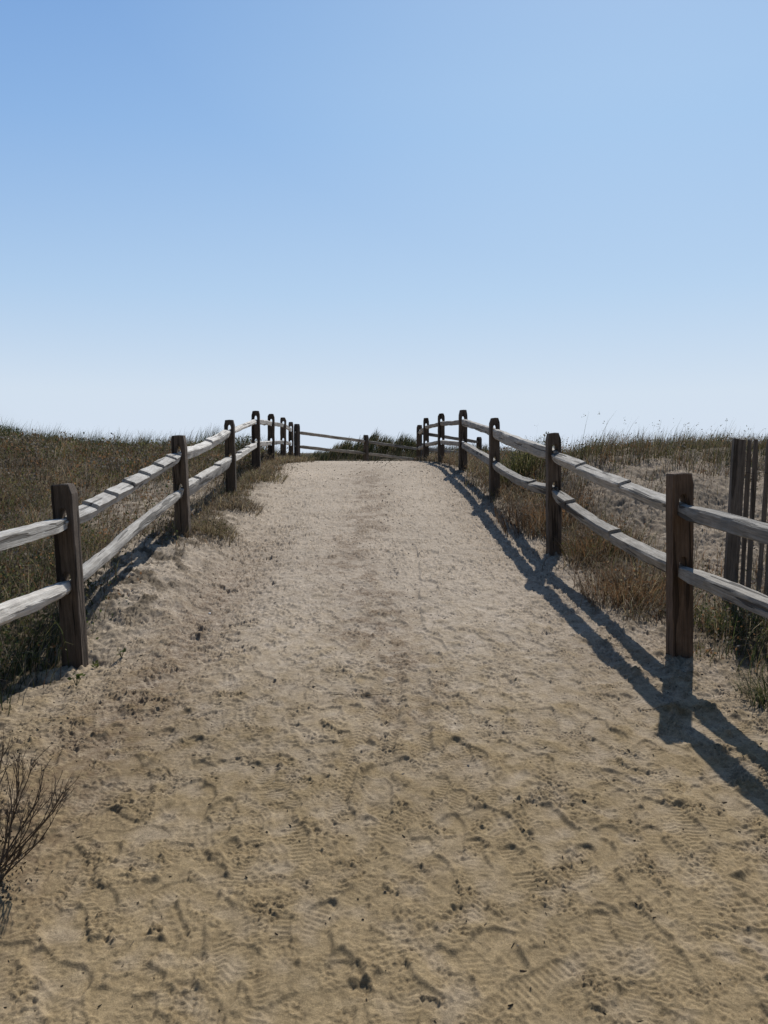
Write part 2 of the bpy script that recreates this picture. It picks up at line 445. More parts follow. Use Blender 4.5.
for (px_, py_) in [(-1.872, 4.7), (-1.84, 7.2), (-1.895, 9.8), (-1.99, 12.3), (1.755, 4.6), (1.54, 7.1), (1.374, 9.8), (1.23, 12.3)]:   # drifted sand and scour at the posts
    dx_, dy_ = GX - px_, GY - py_; rr_ = np.hypot(dx_, dy_)
    D += .010 * np.exp(-(np.hypot(dx_ * (1 if px_ < 0 else 1), dy_ + .10) / .13) ** 2) * (1 + .3 * sm) - .03 * np.exp(-(np.hypot(dx_ - .09, dy_ - .05) / .07) ** 2)
Z = Z + D

# masks: plant litter / trodden debris / lens vignette painted on the near sand
gate = smooth01(-1.2, .8, T_mid(GX * 2.2, GY * 2.2) + .5 * lump)
cL = smooth01(.12, -.35, GX - xL(GY) + .10 * lump) * (1 - .85 * lf)
sandL = smooth01(7.2, 8.4, GY) * smooth01(12.2, 10.5, GY) * smooth01(-2.6, -.8, GX - xL(GY))
cL = cL * (1 - .75 * sandL)
cR = smooth01(-.05, .35, GX - xR(GY) + .10 * lump) * (1 - .55 * rf) * (.35 + .65 * gate)
cC = smooth01(22.6, 24.4, GY)
strips = smooth01(.45, .1, GX - xL(GY)) * smooth01(7.0, 7.6, GY) * .7 * gate + smooth01(.35, .1, xR(GY) - GX) * smooth01(8.5, 10, GY) * .7 * gate
bankcov = smooth01(.5, .15, GX - xL(GY)) * smooth01(4.9, 5.6, GY) * smooth01(-.2, .9, T_patch(GX, GY) + .4 * lump) * .8
cover = np.clip(np.maximum.reduce([bankcov, cL, cR, cC, strips]), 0, 1) * smooth01(2.6, 3.6, np.where(GX < 0, GY, 9))
wander = np.interp(GY, [3, 4, 5, 6, 7, 8.5, 10, 14], [.1, .1, .07, -.14, -.30, -.22, -.2, -.28]) + .10 * T_amp(GX * .3, GY * 2.2)
litter = np.exp(-((GX - wander) / (.15 + .014 * GY)) ** 2) * smooth01(2.6, 5.0, GY) * smooth01(17, 10, GY) * (.25 + .75 * smooth01(-.7, .7, T_patch(GX * .7, GY * .5) + .5 * lump)) + np.exp(-((GX - xL(GY) - .6) / .3) ** 2) * smooth01(9.5, 6, GY) * .8 \
    + .5 * smooth01(.9, .2, xR(GY) - GX) * smooth01(3, 5, GY) + .18
litter = np.clip(litter, 0, 1)
vignette = np.clip(smooth01(6.5, 2.2, GY) + .12 * lump * smooth01(9, 4, GY), 0, 1)
masks = np.stack([cover, litter, vignette], -1).reshape(-1, 3)
verts = np.stack([GX, GY, Z], -1).reshape(-1, 3)
ny, nx = GX.shape
ii, jj = np.meshgrid(np.arange(nx - 1), np.arange(ny - 1))
a = (jj * nx + ii).ravel()
quads = np.stack([a, a + 1, a + 1 + nx, a + nx], -1)
cxq = (X[:-1] + X[1:]) / 2; cyq = (Y[:-1] + Y[1:]) / 2
CX, CY = np.meshgrid(cxq, cyq)
onpath = ((CX > xL(CY)) & (CX < xR(CY)) & (CY < 23.3) & (CY > -20)) | ((CY > 20.4) & (CY < 23.3) & (CX >= xR(CY)) & (CX < 7))
onpath = onpath.ravel()
def sub_sheet(name, q):
    used = np.unique(q); remap = np.zeros(len(verts), dtype=np.int64); remap[used] = np.arange(len(used))
    me = np_mesh(name, verts[used], remap[q], True, masks[used])
    return link_mesh(name, me, M_sand)
o = sub_sheet('sand_path', quads[onpath]); tag(o, 'trampled pale sand path climbing between the two rail fences', 'path', kind='structure')
o = sub_sheet('sand_dunes', quads[~onpath]); tag(o, 'sandy dune ground on both sides of the path', 'dunes', kind='structure')
# bilinear lookup of the finished surface for setting things on it
def ground_at(x, y):
    x = np.asarray(x, float); y = np.asarray(y, float)
    i = np.clip(np.searchsorted(X, x) - 1, 0, nx - 2); j = np.clip(np.searchsorted(Y, y) - 1, 0, ny - 2)
    fu = (x - X[i]) / (X[i + 1] - X[i]); fv = (y - Y[j]) / (Y[j + 1] - Y[j])
    return (Z[j, i] * (1 - fu) + Z[j, i + 1] * fu) * (1 - fv) + (Z[j + 1, i] * (1 - fu) + Z[j + 1, i + 1] * fu) * fv

# ------------------------------------------------------------------ split-rail fences
def post_mesh(name, w, t, h_top, h_bot, hole_zs, rnd, cham=.03, drop=.05, chaml=.025, dropl=.05):
    """slab w (x) by t (y); mortise holes run through y; z=0 at ground"""
    rr = random.Random(rnd)
    def outline(ins):
        pts = []
        zs = np.arange(-h_bot, h_top - drop, .07)
        wr = [rr_.uniform(-.0022, .0022) for rr_ in [random.Random(rnd + 5)] for _ in zs]
        wl = [rr_.uniform(-.0022, .0022) for rr_ in [random.Random(rnd + 9)] for _ in zs]
        for z, j in zip(zs, wr): pts.append((w / 2 - ins + j, z))
        pts.append((w / 2 - ins - .002, h_top - drop)); pts.append((w / 2 - ins - cham, h_top - ins))
        pts.append((w * .03, h_top - ins + .003)); pts.append((-w / 2 + ins + chaml, h_top - ins - .002)); pts.append((-w / 2 + ins + .001, h_top - dropl))
        for z, j in list(zip(zs, wl))[::-1]: pts.append((-w / 2 + ins + j, z))
        return pts
    def hole(zc, grow, k):
        pts = []; rh = random.Random(rnd + k)
        for q in range(14):
            a = 2 * math.pi * q / 14
            ex = .024 + grow; ez = .066 + grow
            c, s = math.cos(a), math.sin(a)
            pts.append((ex * math.copysign(abs(c) ** .6, c) + rh.uniform(-.0015, .0015), zc + ez * math.copysign(abs(s) ** .8, s) + rh.uniform(-.002, .002)))
        return pts
    b = .006
    layers = [(-t / 2, b, .004), (-t / 2 + b, 0, 0), (t / 2 - b, 0, 0), (t / 2, b, .004)]
    bm = bmesh.new(); rings = []
    for (y, ins, grow) in layers:
        loops = [outline(ins)] + [hole(z, grow, 20 + k) for k, z in enumerate(hole_zs)]
        rings.append([[bm.verts.new((p[0], y, p[1])) for p in lp] for lp in loops])
    for k in (0, 3):
        flat = [v for lp in rings[k] for v in lp]
        tris = tessellate_polygon([[Vector((v.co.x, v.co.z, 0)) for v in lp] for lp in rings[k]])
        for tr in tris:
            vs = [flat[i] for i in tr]
            try: bm.faces.new(vs)
            except ValueError: pass
    for k in range(3):
        for la, lb in zip(rings[k], rings[k + 1]):
            n = len(la)
            for i in range(n):
                try: bm.faces.new((la[i], la[(i + 1) % n], lb[(i + 1) % n], lb[i]))
                except ValueError: pass
    bmesh.ops.recalc_face_normals(bm, faces=bm.faces)
    me = bpy.data.meshes.new(name); bm.to_mesh(me); bm.free()
    return me

def rail_mesh(name, L, wide, tall, seed, style='split', steps=(), bow=0.0):
    """runs along +x from 0 to L, tapered ends"""
    r = np.random.default_rng(seed)
    if style == 'round':
        n = 14; an = np.linspace(0, 2 * math.pi, n, endpoint=False)
        sec = np.stack([np.cos(an), np.sin(an)], -1) * (1 + r.normal(0, .05, (n, 1)))
    elif style == 'plank':
        sec = np.array([(-1, -.78), (-.82, -1.0), (.78, -.98), (1.0, -.80), (1.02, .62), (.86, .92), (.1, .98), (-.80, 1.02), (-1.02, .80), (-1.0, .0)])
        sec = sec + r.normal(0, .035, sec.shape)
    else:
        sec = np.array([(-.62, -.85), (-.30, -1.05), (.42, -1.0), (.70, -.75), (1.02, .50), (.92, .82), (.2, .96), (-.75, .98), (-1.0, .70)])
        sec = sec + r.normal(0, .06, sec.shape)
    n = len(sec)
    xs = list(np.linspace(0, L, int(L / .045)))
    for s in steps: xs += [s * L - .016, s * L - .003, s * L + .003, s * L + .009]
    xs = np.array(sorted(xs)); m = len(xs)
    w1 = np.convolve(r.normal(0, 1, m + 8), np.ones(9) / 9, 'valid'); w2 = np.convolve(r.normal(0, 1, m + 8), np.ones(9) / 9, 'valid')
    lane = np.stack([np.convolve(r.normal(0, 1, m + 4), np.ones(5) / 5, 'valid') for _ in range(n)], 1)
    V = np.zeros((m, n, 3))
    for k, x in enumerate(xs):
        e = min(x, L - x)
        tp = np.interp(e, [0, .10, .30], [.40, .55, 1.0]); tz = np.interp(e, [0, .10, .26], [.62, .72, 1.0])
        hw = wide / 2 * tp * (1 + .08 * w2[k]); hz = tall / 2 * tz * (1 + .10 * w1[k])
        p = sec * (1 + .07 * lane[k][:, None])
        V[k, :, 0] = x + r.normal(0, .001, n); V[k, :, 1] = p[:, 0] * hw; V[k, :, 2] = p[:, 1] * hz
        saw = 0
        ss = [0] + [s * L for s in steps] + [L]
        for a_, b_ in zip(ss[:-1], ss[1:]):
            if a_ <= x < b_: saw = (b_ - x) / (b_ - a_)
        if steps: V[k, :, 2] += np.where(p[:, 1] > 0, .018 * (saw - .5) - (.017 if min(abs(x - q * L) for q in steps) < .0032 else 0), .004 * (saw - .5))
        V[k, :, 2] += bow * math.sin(math.pi * x / L) + .010 * w2[k] * (tp - .4)
        V[k, :, 1] += .012 * w1[k] * (tp - .4)
    V = V.reshape(-1, 3)
    F = []
    for k in range(m - 1):
        for i in range(n):
            F.append((k * n + i, k * n + (i + 1) % n, (k + 1) * n + (i + 1) % n, (k + 1) * n + i))
    bm = bmesh.new(); vs = [bm.verts.new(v) for v in V]
    for f in F: bm.faces.new([vs[i] for i in f][::-1])
    bm.faces.new([vs[i] for i in range(n)]); bm.faces.new([vs[(m - 1) * n + i] for i in range(n)][::-1])
    bmesh.ops.recalc_face_normals(bm, faces=bm.faces)
    me = bpy.data.meshes.new(name); bm.to_mesh(me); bm.free()
    for p in me.polygons: p.use_smooth = True
    me.set_sharp_from_angle(angle=R(22))
    return me

def build_fence(label, posts, rails, rail_mat=None):
    """posts: (x, y, ztop, zup, zlo, lean_x, w, material); rails: list of dicts per bay [upper, lower]"""
    f = posts[0]
    root = empty('split_rail_fence', (f[0], f[1], gz(f[0], f[1])))
    tag(root, label, 'fence')
    n = len(posts)
    for i, (x, y, zt, zu, zl, lean, w, mat) in enumerate(posts):
        a = posts[max(i - 1, 0)]; b = posts[min(i + 1, n - 1)]
        ang = math.atan2(b[1] - a[1], b[0] - a[0]) - math.pi / 2
        g = gz(x, y)
        me = post_mesh('post', w, .098, zt - g, .45, [zu - g, zl - g], int(1000 + 37 * i + abs(x * 100)), cham=random.uniform(.012, .028), drop=random.uniform(.045, .08), chaml=.004 if i == 1 else random.uniform(.008, .026), dropl=.012 if i == 1 else random.uniform(.04, .075))
        mw = Matrix.Translation((x, y, g)) @ Matrix.Rotation(lean, 4, 'Y') @ Matrix.Rotation(ang, 4, 'Z')
        link_mesh('post', me, mat, root, mw)
    for i in range(n - 1):
        for lv in (0, 1):
            a, b = posts[i], posts[i + 1]
            spec = rails.get((i, lv), {})
            def shift(p, z):   # follow the lean of the post
                g = gz(p[0], p[1]); return p[0] + math.sin(p[5]) * (z - g)
            A = Vector((shift(a, a[3 + lv]), a[1], a[3 + lv] - .022)); B = Vector((shift(b, b[3 + lv]), b[1], b[3 + lv] - .022))
            d = (B - A).normalized()
            side = Vector((d.y, -d.x, 0)).normalized() * .006
            A2 = A - d * .085 + side; B2 = B + d * .085 - side
            L = (B2 - A2).length
            me = rail_mesh('rail', L, spec.get('w', .09) * .84, spec.get('t', .095) * .80, 100 * i + 7 * lv + int(abs(a[0] * 50)), spec.get('style', 'split'), spec.get('steps', ()), spec.get('bow', 0))
            xax = (B2 - A2).normalized(); yax = Vector((0, 0, 1)).cross(xax).normalized(); zax = xax.cross(yax)
            mw = Matrix((( xax.x, yax.x, zax.x, A2.x), (xax.y, yax.y, zax.y, A2.y), (xax.z, yax.z, zax.z, A2.z), (0, 0, 0, 1)))
            mw = mw @ Matrix.Rotation(spec.get('roll', 0), 4, 'X')
            link_mesh('rail', me, rail_mat or M_rail, root, mw)
    return root

LP = [(-2.02, 2.2, 1.27, 1.10, .76, -.02, .125, M_post), (-1.872, 4.7, 1.409, 1.20, .82, -.033, .126, M_post), (-1.84, 7.2, 1.749, 1.59, 1.25, -.03, .125, M_post),
      (-1.895, 9.8, 1.993, 1.87, 1.52, -.02, .12, M_post), (-1.99, 12.3, 2.233, 2.095, 1.74, 0, .125, M_post), (-2.115, 14.8, 2.306, 2.15, 1.79, .01, .125, M_post),
      (-2.195, 17.2, 2.344, 2.20, 1.835, .01, .125, M_post), (-2.295, 19.5, 2.334, 2.165, 1.82, .005, .12, M_post)]
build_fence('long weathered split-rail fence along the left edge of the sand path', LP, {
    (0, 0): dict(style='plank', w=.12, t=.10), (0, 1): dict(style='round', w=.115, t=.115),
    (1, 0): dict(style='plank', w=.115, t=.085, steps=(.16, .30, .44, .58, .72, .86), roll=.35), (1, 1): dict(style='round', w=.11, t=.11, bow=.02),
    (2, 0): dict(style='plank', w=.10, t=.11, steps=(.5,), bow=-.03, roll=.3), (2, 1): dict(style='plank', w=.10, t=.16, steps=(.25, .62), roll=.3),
    (3, 0): dict(style='round'), (3, 1): dict(style='plank', steps=(.3, .6))}, M_rail_sunlit)
RP = [(2.08, 2.1, 1.30, 1.10, .77, 0, .125, M_post_red), (1.755, 4.6, 1.477, 1.29, .925, -.028, .128, M_post_red), (1.54, 7.1, 1.769, 1.60, 1.275, -.02, .12, M_post),
      (1.374, 9.8, 2.018, 1.865, 1.48, -.01, .12, M_post), (1.23, 12.3, 2.248, 2.085, 1.74, -.006, .125, M_post), (1.069, 14.8, 2.315, 2.15, 1.805, 0, .12, M_post),
      (.915, 17.2, 2.334, 2.15, 1.775, 0, .12, M_post), (.868, 19.5, 2.261, 2.09, 1.70, .005, .12, M_post), (2.525, 21.0, 1.995, 1.88, 1.55, 0, .12, M_post)]
build_fence('long weathered split-rail fence along the right edge throwing shadows on the sand', RP, {
    (0, 0): dict(style='plank', w=.12, t=.10), (0, 1): dict(style='plank', w=.11, t=.10),
    (1, 0): dict(style='plank', w=.11, t=.09, steps=(.34, .68), bow=-.02, roll=-.25), (1, 1): dict(style='plank', w=.105, t=.10, steps=(.42, .78), bow=-.06, roll=-.2),
    (2, 0): dict(style='plank', w=.09, t=.145, bow=-.02), (2, 1): dict(style='plank', w=.11, t=.10, bow=-.06, steps=(.3,), roll=-.2),
    (3, 0): dict(style='plank', t=.12), (3, 1): dict(style='plank', t=.12)})
CP = [(-2.222, 20.2, 2.31, 2.115, 1.76, 0, .14, M_post), (-.508, 22.3, 2.075, 1.915, 1.58, 0, .12, M_post), (1.196, 24.2, 1.86, 1.685, 1.36, 0, .12, M_post), (2.95, 25.8, 1.65, 1.47, 1.12, 0, .12, M_post)]
build_fence('split-rail fence crossing the far end of the path at the crest', CP, {})

# ------------------------------------------------------------------ slatted sand fence at the right edge
def slat_mesh(w, t, h, seed, below=.25):
    r = random.Random(seed); bm = bmesh.new(); rings = []
    zs = np.linspace(-below, h, 12)
    for k, z in enumerate(zs):
        ww = w / 2 + r.uniform(-.0015, .0015); o_ = .004 * math.sin(z * 2.3 + seed); cut = .004 if k == len(zs) - 1 else 0
        rings.append([bm.verts.new((sx * (ww - cut) + o_, sy * (t / 2 - cut * .3), z + (r.uniform(-.006, .006) if cut else 0))) for sx, sy in ((-1, -1), (1, -1), (1, 1), (-1, 1))])
    for a_, b_ in zip(rings[:-1], rings[1:]):
        for i in range(4): bm.faces.new((a_[i], a_[(i + 1) % 4], b_[(i + 1) % 4], b_[i]))
    bm.faces.new(rings[0][::-1]); bm.faces.new(rings[-1])
    me = bpy.data.meshes.new('slat'); bm.to_mesh(me); bm.free(); return me

def tube(paths, sides=5):
    """paths: list of (points (k,3), radii (k,), color) -> V,F,C arrays"""
    Vs, Fs, Cs = [], [], []; base_i = 0
    for pts, rad, c in paths:
        pts = np.asarray(pts, float); k = len(pts)
        d = np.gradient(pts, axis=0); d /= np.linalg.norm(d, axis=1)[:, None] + 1e-9
        ref = np.where(np.abs(d[:, 2:3]) < .9, [[0, 0, 1.0]], [[1.0, 0, 0]])
        u = np.cross(d, ref); u /= np.linalg.norm(u, axis=1)[:, None] + 1e-9
        v = np.cross(d, u)
        an = np.linspace(0, 2 * math.pi, sides, endpoint=False)
        ring = pts[:, None, :] + np.asarray(rad)[:, None, None] * (np.cos(an)[None, :, None] * u[:, None, :] + np.sin(an)[None, :, None] * v[:, None, :])
        Vs.append(ring.reshape(-1, 3)); Cs.append(np.tile(c, (k * sides, 1)))
        i, j = np.meshgrid(np.arange(sides), np.arange(k - 1)); i = i.ravel(); j = j.ravel(); i2 = (i + 1) % sides
        Fs.append(np.stack([j * sides + i, j * sides + i2, (j + 1) * sides + i2, (j + 1) * sides + i], -1) + base_i)
        base_i += k * sides
    return np.concatenate(Vs), np.concatenate(Fs), np.concatenate(Cs)

sf = empty('sand_fence', (2.46, 5.5, gz(2.46, 5.5)))
tag(sf, 'grey sand fence of upright wooden slats beyond the right rail fence', 'slat fence')
def sfz(x): return gz(x, 5.5)
me = slat_mesh(.088, .035, 1.69 - sfz(2.46), 1, .4)
link_mesh('post', me, M_slat, sf, Matrix.Translation((2.43, 5.50, sfz(2.45))) @ Matrix.Rotation(.035, 4, 'Y'))
xx = [2.492, 2.548, 2.592, 2.655, 2.705, 2.775, 2.83, 2.885, 2.95, 3.0, 3.06, 3.13]
for k, x in enumerate(xx):
    me = slat_mesh(random.uniform(.030, .036), .009, 1.68 + random.uniform(-.012, .012) - sfz(x), 3 + k, .1)
    link_mesh('slat', me, M_slat, sf, Matrix.Translation((x, 5.535 + .012 * math.sin(k), sfz(x))) @ Matrix.Rotation(.022 + random.uniform(-.014, .014), 4, 'Y') @ Matrix.Rotation(random.uniform(-.25, .25), 4, 'Z'))
for h in (.28, .62, .96):
    pts = []
    for x in np.linspace(2.40, 3.18, 60):
        pts.append((x + h * .02, 5.535 - .012 * math.sin(x * 55), sfz(2.5) + h + .006 * math.cos(x * 55)))
    V, F, C = tube([(pts, np.full(60, .0022), (.1, .08, .07))], 5)
    link_mesh('wire', np_mesh('wire', V, F, True), M_wire, sf)

# ------------------------------------------------------------------ vegetation
def blade_arrays(P, H, Wd, az, lean, C, seg=3, tipc=1.15):
    n = len(P); t = np.linspace(0, 1, seg + 1)
    dirx, diry = np.cos(az), np.sin(az)
    fa = az + math.pi / 2 + rng.normal(0, .6, n)
    sx, sy = np.cos(fa), np.sin(fa)
    V = np.zeros((n, seg + 1, 2, 3)); CC = np.zeros((n, seg + 1, 2, 3))
    for k, tt in enumerate(t):
        b = lean * tt ** 1.8
        cx = P[:, 0] + dirx * H * b; cy = P[:, 1] + diry * H * b
        cz = P[:, 2] + H * tt * np.sqrt(np.clip(1 - (.75 * b) ** 2, .1, 1))
        w = Wd * (1 - tt) ** .7 * .5 + .0004
        for s, sg in enumerate((-1, 1)):
            V[:, k, s, 0] = cx + sg * sx * w; V[:, k, s, 1] = cy + sg * sy * w; V[:, k, s, 2] = cz
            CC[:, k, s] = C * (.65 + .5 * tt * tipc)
    idx = np.arange(n)[:, None] * (seg + 1) * 2
    F = np.concatenate([np.stack([idx[:, 0] + 2 * k, idx[:, 0] + 2 * k + 1, idx[:, 0] + 2 * k + 3, idx[:, 0] + 2 * k + 2], -1) for k in range(seg)])
    return V.reshape(-1, 3), F, CC.reshape(-1, 3)

def leaf_arrays(P, size, C, up=.4):
    n = len(P)
    d = rng.normal(0, 1, (n, 3)); d[:, 2] = np.abs(d[:, 2]) * .8 + up; d /= np.linalg.norm(d, axis=1)[:, None]
    q = rng.normal(0, 1, (n, 3)); s = np.cross(d, q); s /= np.linalg.norm(s, axis=1)[:, None] + 1e-9
    L = size[:, None]; w = L * rng.uniform(.22, .36, (n, 1))
    V = np.stack([P, P + d * L * .5 + s * w, P + d * L, P + d * L * .5 - s * w], 1).reshape(-1, 3)
    F = np.arange(n * 4).reshape(n, 4)
    return V, F, np.repeat(C, 4, axis=0)

def join(parts):
    V, F, C = [], [], []; b = 0
    for v, f, c in parts:
        V.append(v); F.append(f + b); C.append(c); b += len(v)
    return np.concatenate(V), np.concatenate(F), np.concatenate(C)

def pal(n, cols, weights, jit=.25):
    i = rng.choice(len(cols), n, p=np.array(weights) / sum(weights))
    c = np.array(cols)[i]
    return c * np.clip(1 + rng.normal(0, jit, (n, 1)), .4, 1.9)

BROWN = (0.165, 0.123, 0.078); RUST = (0.206, 0.113, 0.054); STRAW = (0.330, 0.260, 0.153); OLIVE = (0.124, 0.116, 0.045); DKGREEN = (0.052, 0.066, 0.028); GREY = (0.201, 0.177, 0.147); GREEN = (.085, .105, .034)

def clumpy(n, x0, x1, y0, y1, pw, seed, thr=-.3, keep=None):
    """candidate points denser near the camera and gathered in clumps"""
    r = np.random.default_rng(seed)
    u = r.random(n)
    y = (y0 ** (1 - pw) + u * (y1 ** (1 - pw) - y0 ** (1 - pw))) ** (1 / (1 - pw))
    x = x0 + (x1 - x0) * r.random(n)
    cl = T_mid(x * 2.3 + seed, y * 2.3) + .5 * T_amp(x * 5, y * 5)
    k = cl + r.normal(0, .5, n) > thr
    if keep is not None: k &= keep(x, y)
    return x[k], y[k], cl[k]

WIND = .35   # tops lean to the right
# --- left field
def left_keep(x, y):
    d = xL(y) - x
    sandy = smooth01(7.2, 8.4, y) * smooth01(12.2, 10.5, y) * smooth01(2.6, .8, d)
    bank = smooth01(5.0, 5.8, y) * smooth01(8.5, 7, y) * smooth01(.7, .2, d)
    return (d > -.05 + .25 * rng.random(len(x))) & (x > -1.1 * y * .62 - 1.6) & (rng.random(len(x)) > .85 * sandy) & (rng.random(len(x)) > .8 * bank)
parts = []
x, y, cl = clumpy(150000, -15, -1.8, 3.2, 30, 1.3, 5, -1.0, left_keep)
n = len(x)
green = np.clip(smooth01(7.5, 4.0, y) + .35 * (T_mid(x, y) > .8), 0, 1)
c = pal(n, [BROWN, RUST, STRAW, OLIVE, GREY], [5, 1.6, 1.7, 2.6, 1.0])
c2 = pal(n, [DKGREEN, OLIVE, GREEN, GREY], [4, 2, 1, 1])
pick = rng.random(n) < green * .8
c = np.where(pick[:, None], c2, c)
c3 = pal(n, [OLIVE, DKGREEN, STRAW], [4, 2, 1.2])
pick = rng.random(n) < smooth01(16, 21, y) * .8
c = np.where(pick[:, None], c3, c)
c = c * np.clip(1 + .28 * T_mid(x * 1.9 + 7, y * 1.4), .5, 1.7)[:, None]
H = rng.uniform(.12, .34, n) * (.8 + .35 * np.clip(cl, -1, 1.5))
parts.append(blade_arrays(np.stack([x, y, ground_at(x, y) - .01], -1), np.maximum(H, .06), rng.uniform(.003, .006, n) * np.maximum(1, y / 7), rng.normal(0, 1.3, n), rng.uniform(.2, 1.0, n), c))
# dry grass creeping from under the fence onto the path
m = 16000
y = rng.uniform(6.6, 19.5, m); e = rng.normal(0, .22, m)
lim = .10 + .16 * T_mid(y * 3, y * .7 + 2) + .1 * T_amp(y * 6, y)
k = (e < lim) & (e > -.5) & (rng.random(m) < smooth01(6.6, 7.6, y))
y = y[k]; x = xL(y) + e[k] + .08; n = len(x)
parts.append(blade_arrays(np.stack([x, y, ground_at(x, y) - .01], -1), rng.uniform(.05, .17, n), rng.uniform(.003, .006, n) * np.maximum(1, y / 7), rng.normal(-.6, 1.4, n), rng.uniform(.3, 1.5, n), pal(n, [BROWN, RUST, STRAW, OLIVE], [5, 1.2, 1.6, 1.6])))
# leafy sprigs
x, y, cl = clumpy(11000, -13, -1.85, 3.3, 24, 1.3, 9, -.7, left_keep)
n = len(x); per = 22
xs_ = np.repeat(x, per) + rng.normal(0, .07, n * per); ys_ = np.repeat(y, per) + rng.normal(0, .07, n * per)
hh = np.repeat(rng.uniform(.10, .34, n) * (.8 + .3 * np.clip(cl, -1, 1.5)), per) * rng.random(n * per) ** .7
cc = np.repeat(np.where((rng.random(n) < smooth01(8, 4, y) * .8 + .12)[:, None], pal(n, [DKGREEN, OLIVE, GREEN], [4, 2, 1]), pal(n, [BROWN, RUST, OLIVE, GREY], [3, 1.5, 2, 1])), per, axis=0) * rng.uniform(.6, 1.4, (n * per, 1))
parts.append(leaf_arrays(np.stack([xs_, ys_, ground_at(xs_, ys_) + hh], -1), rng.uniform(.014, .034, n * per) * np.maximum(1, ys_ / 8), cc))
V, F, C = join(parts)
o = link_mesh('dune_scrub', np_mesh('dune_scrub', V, F, False, C), M_plant)
tag(o, 'brown and olive low scrub covering the dune behind the left fence', 'scrub', kind='stuff')

# --- beachgrass along the left crest
parts = []
x, y, cl = clumpy(48000, -17, -2.6, 18, 26, 0.01, 31, -.2, lambda x, y: x < xL(y) - .6)
n = len(x)
c = pal(n, [DKGREEN, OLIVE, BROWN, STRAW], [5, 3, 1.5, .5])
H = rng.uniform(.20, .50, n) * (.72 + .42 * np.clip(cl, -.5, 2))
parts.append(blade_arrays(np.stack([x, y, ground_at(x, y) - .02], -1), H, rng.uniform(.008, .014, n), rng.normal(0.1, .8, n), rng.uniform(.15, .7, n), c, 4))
V, F, C = join(parts)
o = link_mesh('beach_grass', np_mesh('beach_grass', V, F, False, C), M_plant)
tag(o, 'dark green beach grass along the skyline of the left dune', 'grass', kind='stuff')

# --- right dune
def right_keep(x, y):
    d = x - xR(y)
    face = smooth01(.5, 1.0, d) * smooth01(5.6, 6.5, y) * smooth01(9.0 + .8 * T_mid(x * 1.5, y), 8.1 + .8 * T_mid(x * 1.5, y), y)
    return (d > .05 + .3 * rng.random(len(x))) & (x < .62 * y + 1.2) & (rng.random(len(x)) > .82 * face)
parts = []
x, y, cl = clumpy(110000, .9, 12, 4.2, 20, 1.2, 15, -.3, right_keep)
n = len(x)
c = pal(n, [BROWN, RUST, STRAW, OLIVE, GREY], [3.5, 2, 1.2, 2.0, 1.5])
g_ = (rng.random(n) < smooth01(6.2, 4.8, y) * .6)
c = np.where(g_[:, None], pal(n, [DKGREEN, OLIVE, GREEN, STRAW], [3, 3, 2, 1]), c)
H = rng.uniform(.08, .24, n) * (.8 + .35 * np.clip(cl, -1, 1.5))
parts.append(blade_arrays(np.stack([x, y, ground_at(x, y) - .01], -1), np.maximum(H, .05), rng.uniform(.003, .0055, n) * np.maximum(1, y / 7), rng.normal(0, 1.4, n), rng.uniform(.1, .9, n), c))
m = 15000
y = rng.uniform(5.2, 19.5, m); e = rng.normal(.12, .22, m)
lim = -.02 + .13 * T_mid(y * 3 + 5, y * .7) + .1 * T_amp(y * 6, y)
k = (e > lim - .12 * smooth01(7, 10, y)) & (e < .8)
y = y[k]; x = xR(y) + e[k] + .1; n = len(x)
parts.append(blade_arrays(np.stack([x, y, ground_at(x, y) - .01], -1), rng.uniform(.06, .22, n), rng.uniform(.003, .006, n) * np.maximum(1, y / 7), rng.normal(0, 1.5, n), rng.uniform(.3, 1.4, n), pal(n, [BROWN, RUST, STRAW, OLIVE], [5, 2.2, 1.4, 1.2])))
x, y, cl = clumpy(6000, .9, 11, 4.2, 16, 1.2, 19, -.2, right_keep)
n = len(x); per = 20
xs_ = np.repeat(x, per) + rng.normal(0, .06, n * per); ys_ = np.repeat(y, per) + rng.normal(0, .06, n * per)
hh = np.repeat(rng.uniform(.06, .24, n), per) * rng.random(n * per)
cc = np.repeat(pal(n, [BROWN, RUST, OLIVE, GREY, DKGREEN], [3, 2, 2, 1.5, 1]), per, axis=0) * rng.uniform(.6, 1.4, (n * per, 1))
parts.append(leaf_arrays(np.stack([xs_, ys_, ground_at(xs_, ys_) + hh], -1), rng.uniform(.012, .028, n * per) * np.maximum(1, ys_ / 9), cc))
V, F, C = join(parts)
o = link_mesh('dune_scrub', np_mesh('dune_scrub', V, F, False, C), M_plant)
tag(o, 'sparse rusty brown scrub on the sandy dune behind the right fence', 'scrub', kind='stuff')

parts = []
x, y, cl = clumpy(52000, 1.9, 13, 9.0, 14, 0.01, 41, -.5, lambda x, y: (x > xR(y) + .45) & (x < .62 * y + 1.5))
n = len(x)
c = pal(n, [OLIVE, DKGREEN, BROWN, STRAW], [4, 2.5, 2.5, 1])
H = rng.uniform(.10, .25, n) * (.72 + .42 * np.clip(cl, -.5, 2))
tall = rng.random(n) < .02
H = np.where(tall, H * rng.uniform(1.3, 1.9, n), H)
parts.append(blade_arrays(np.stack([x, y, ground_at(x, y) - .02], -1), H, np.where(tall, .006, rng.uniform(.004, .008, n)), rng.normal(0.1, .7, n), rng.uniform(.1, .55, n), c, 4))
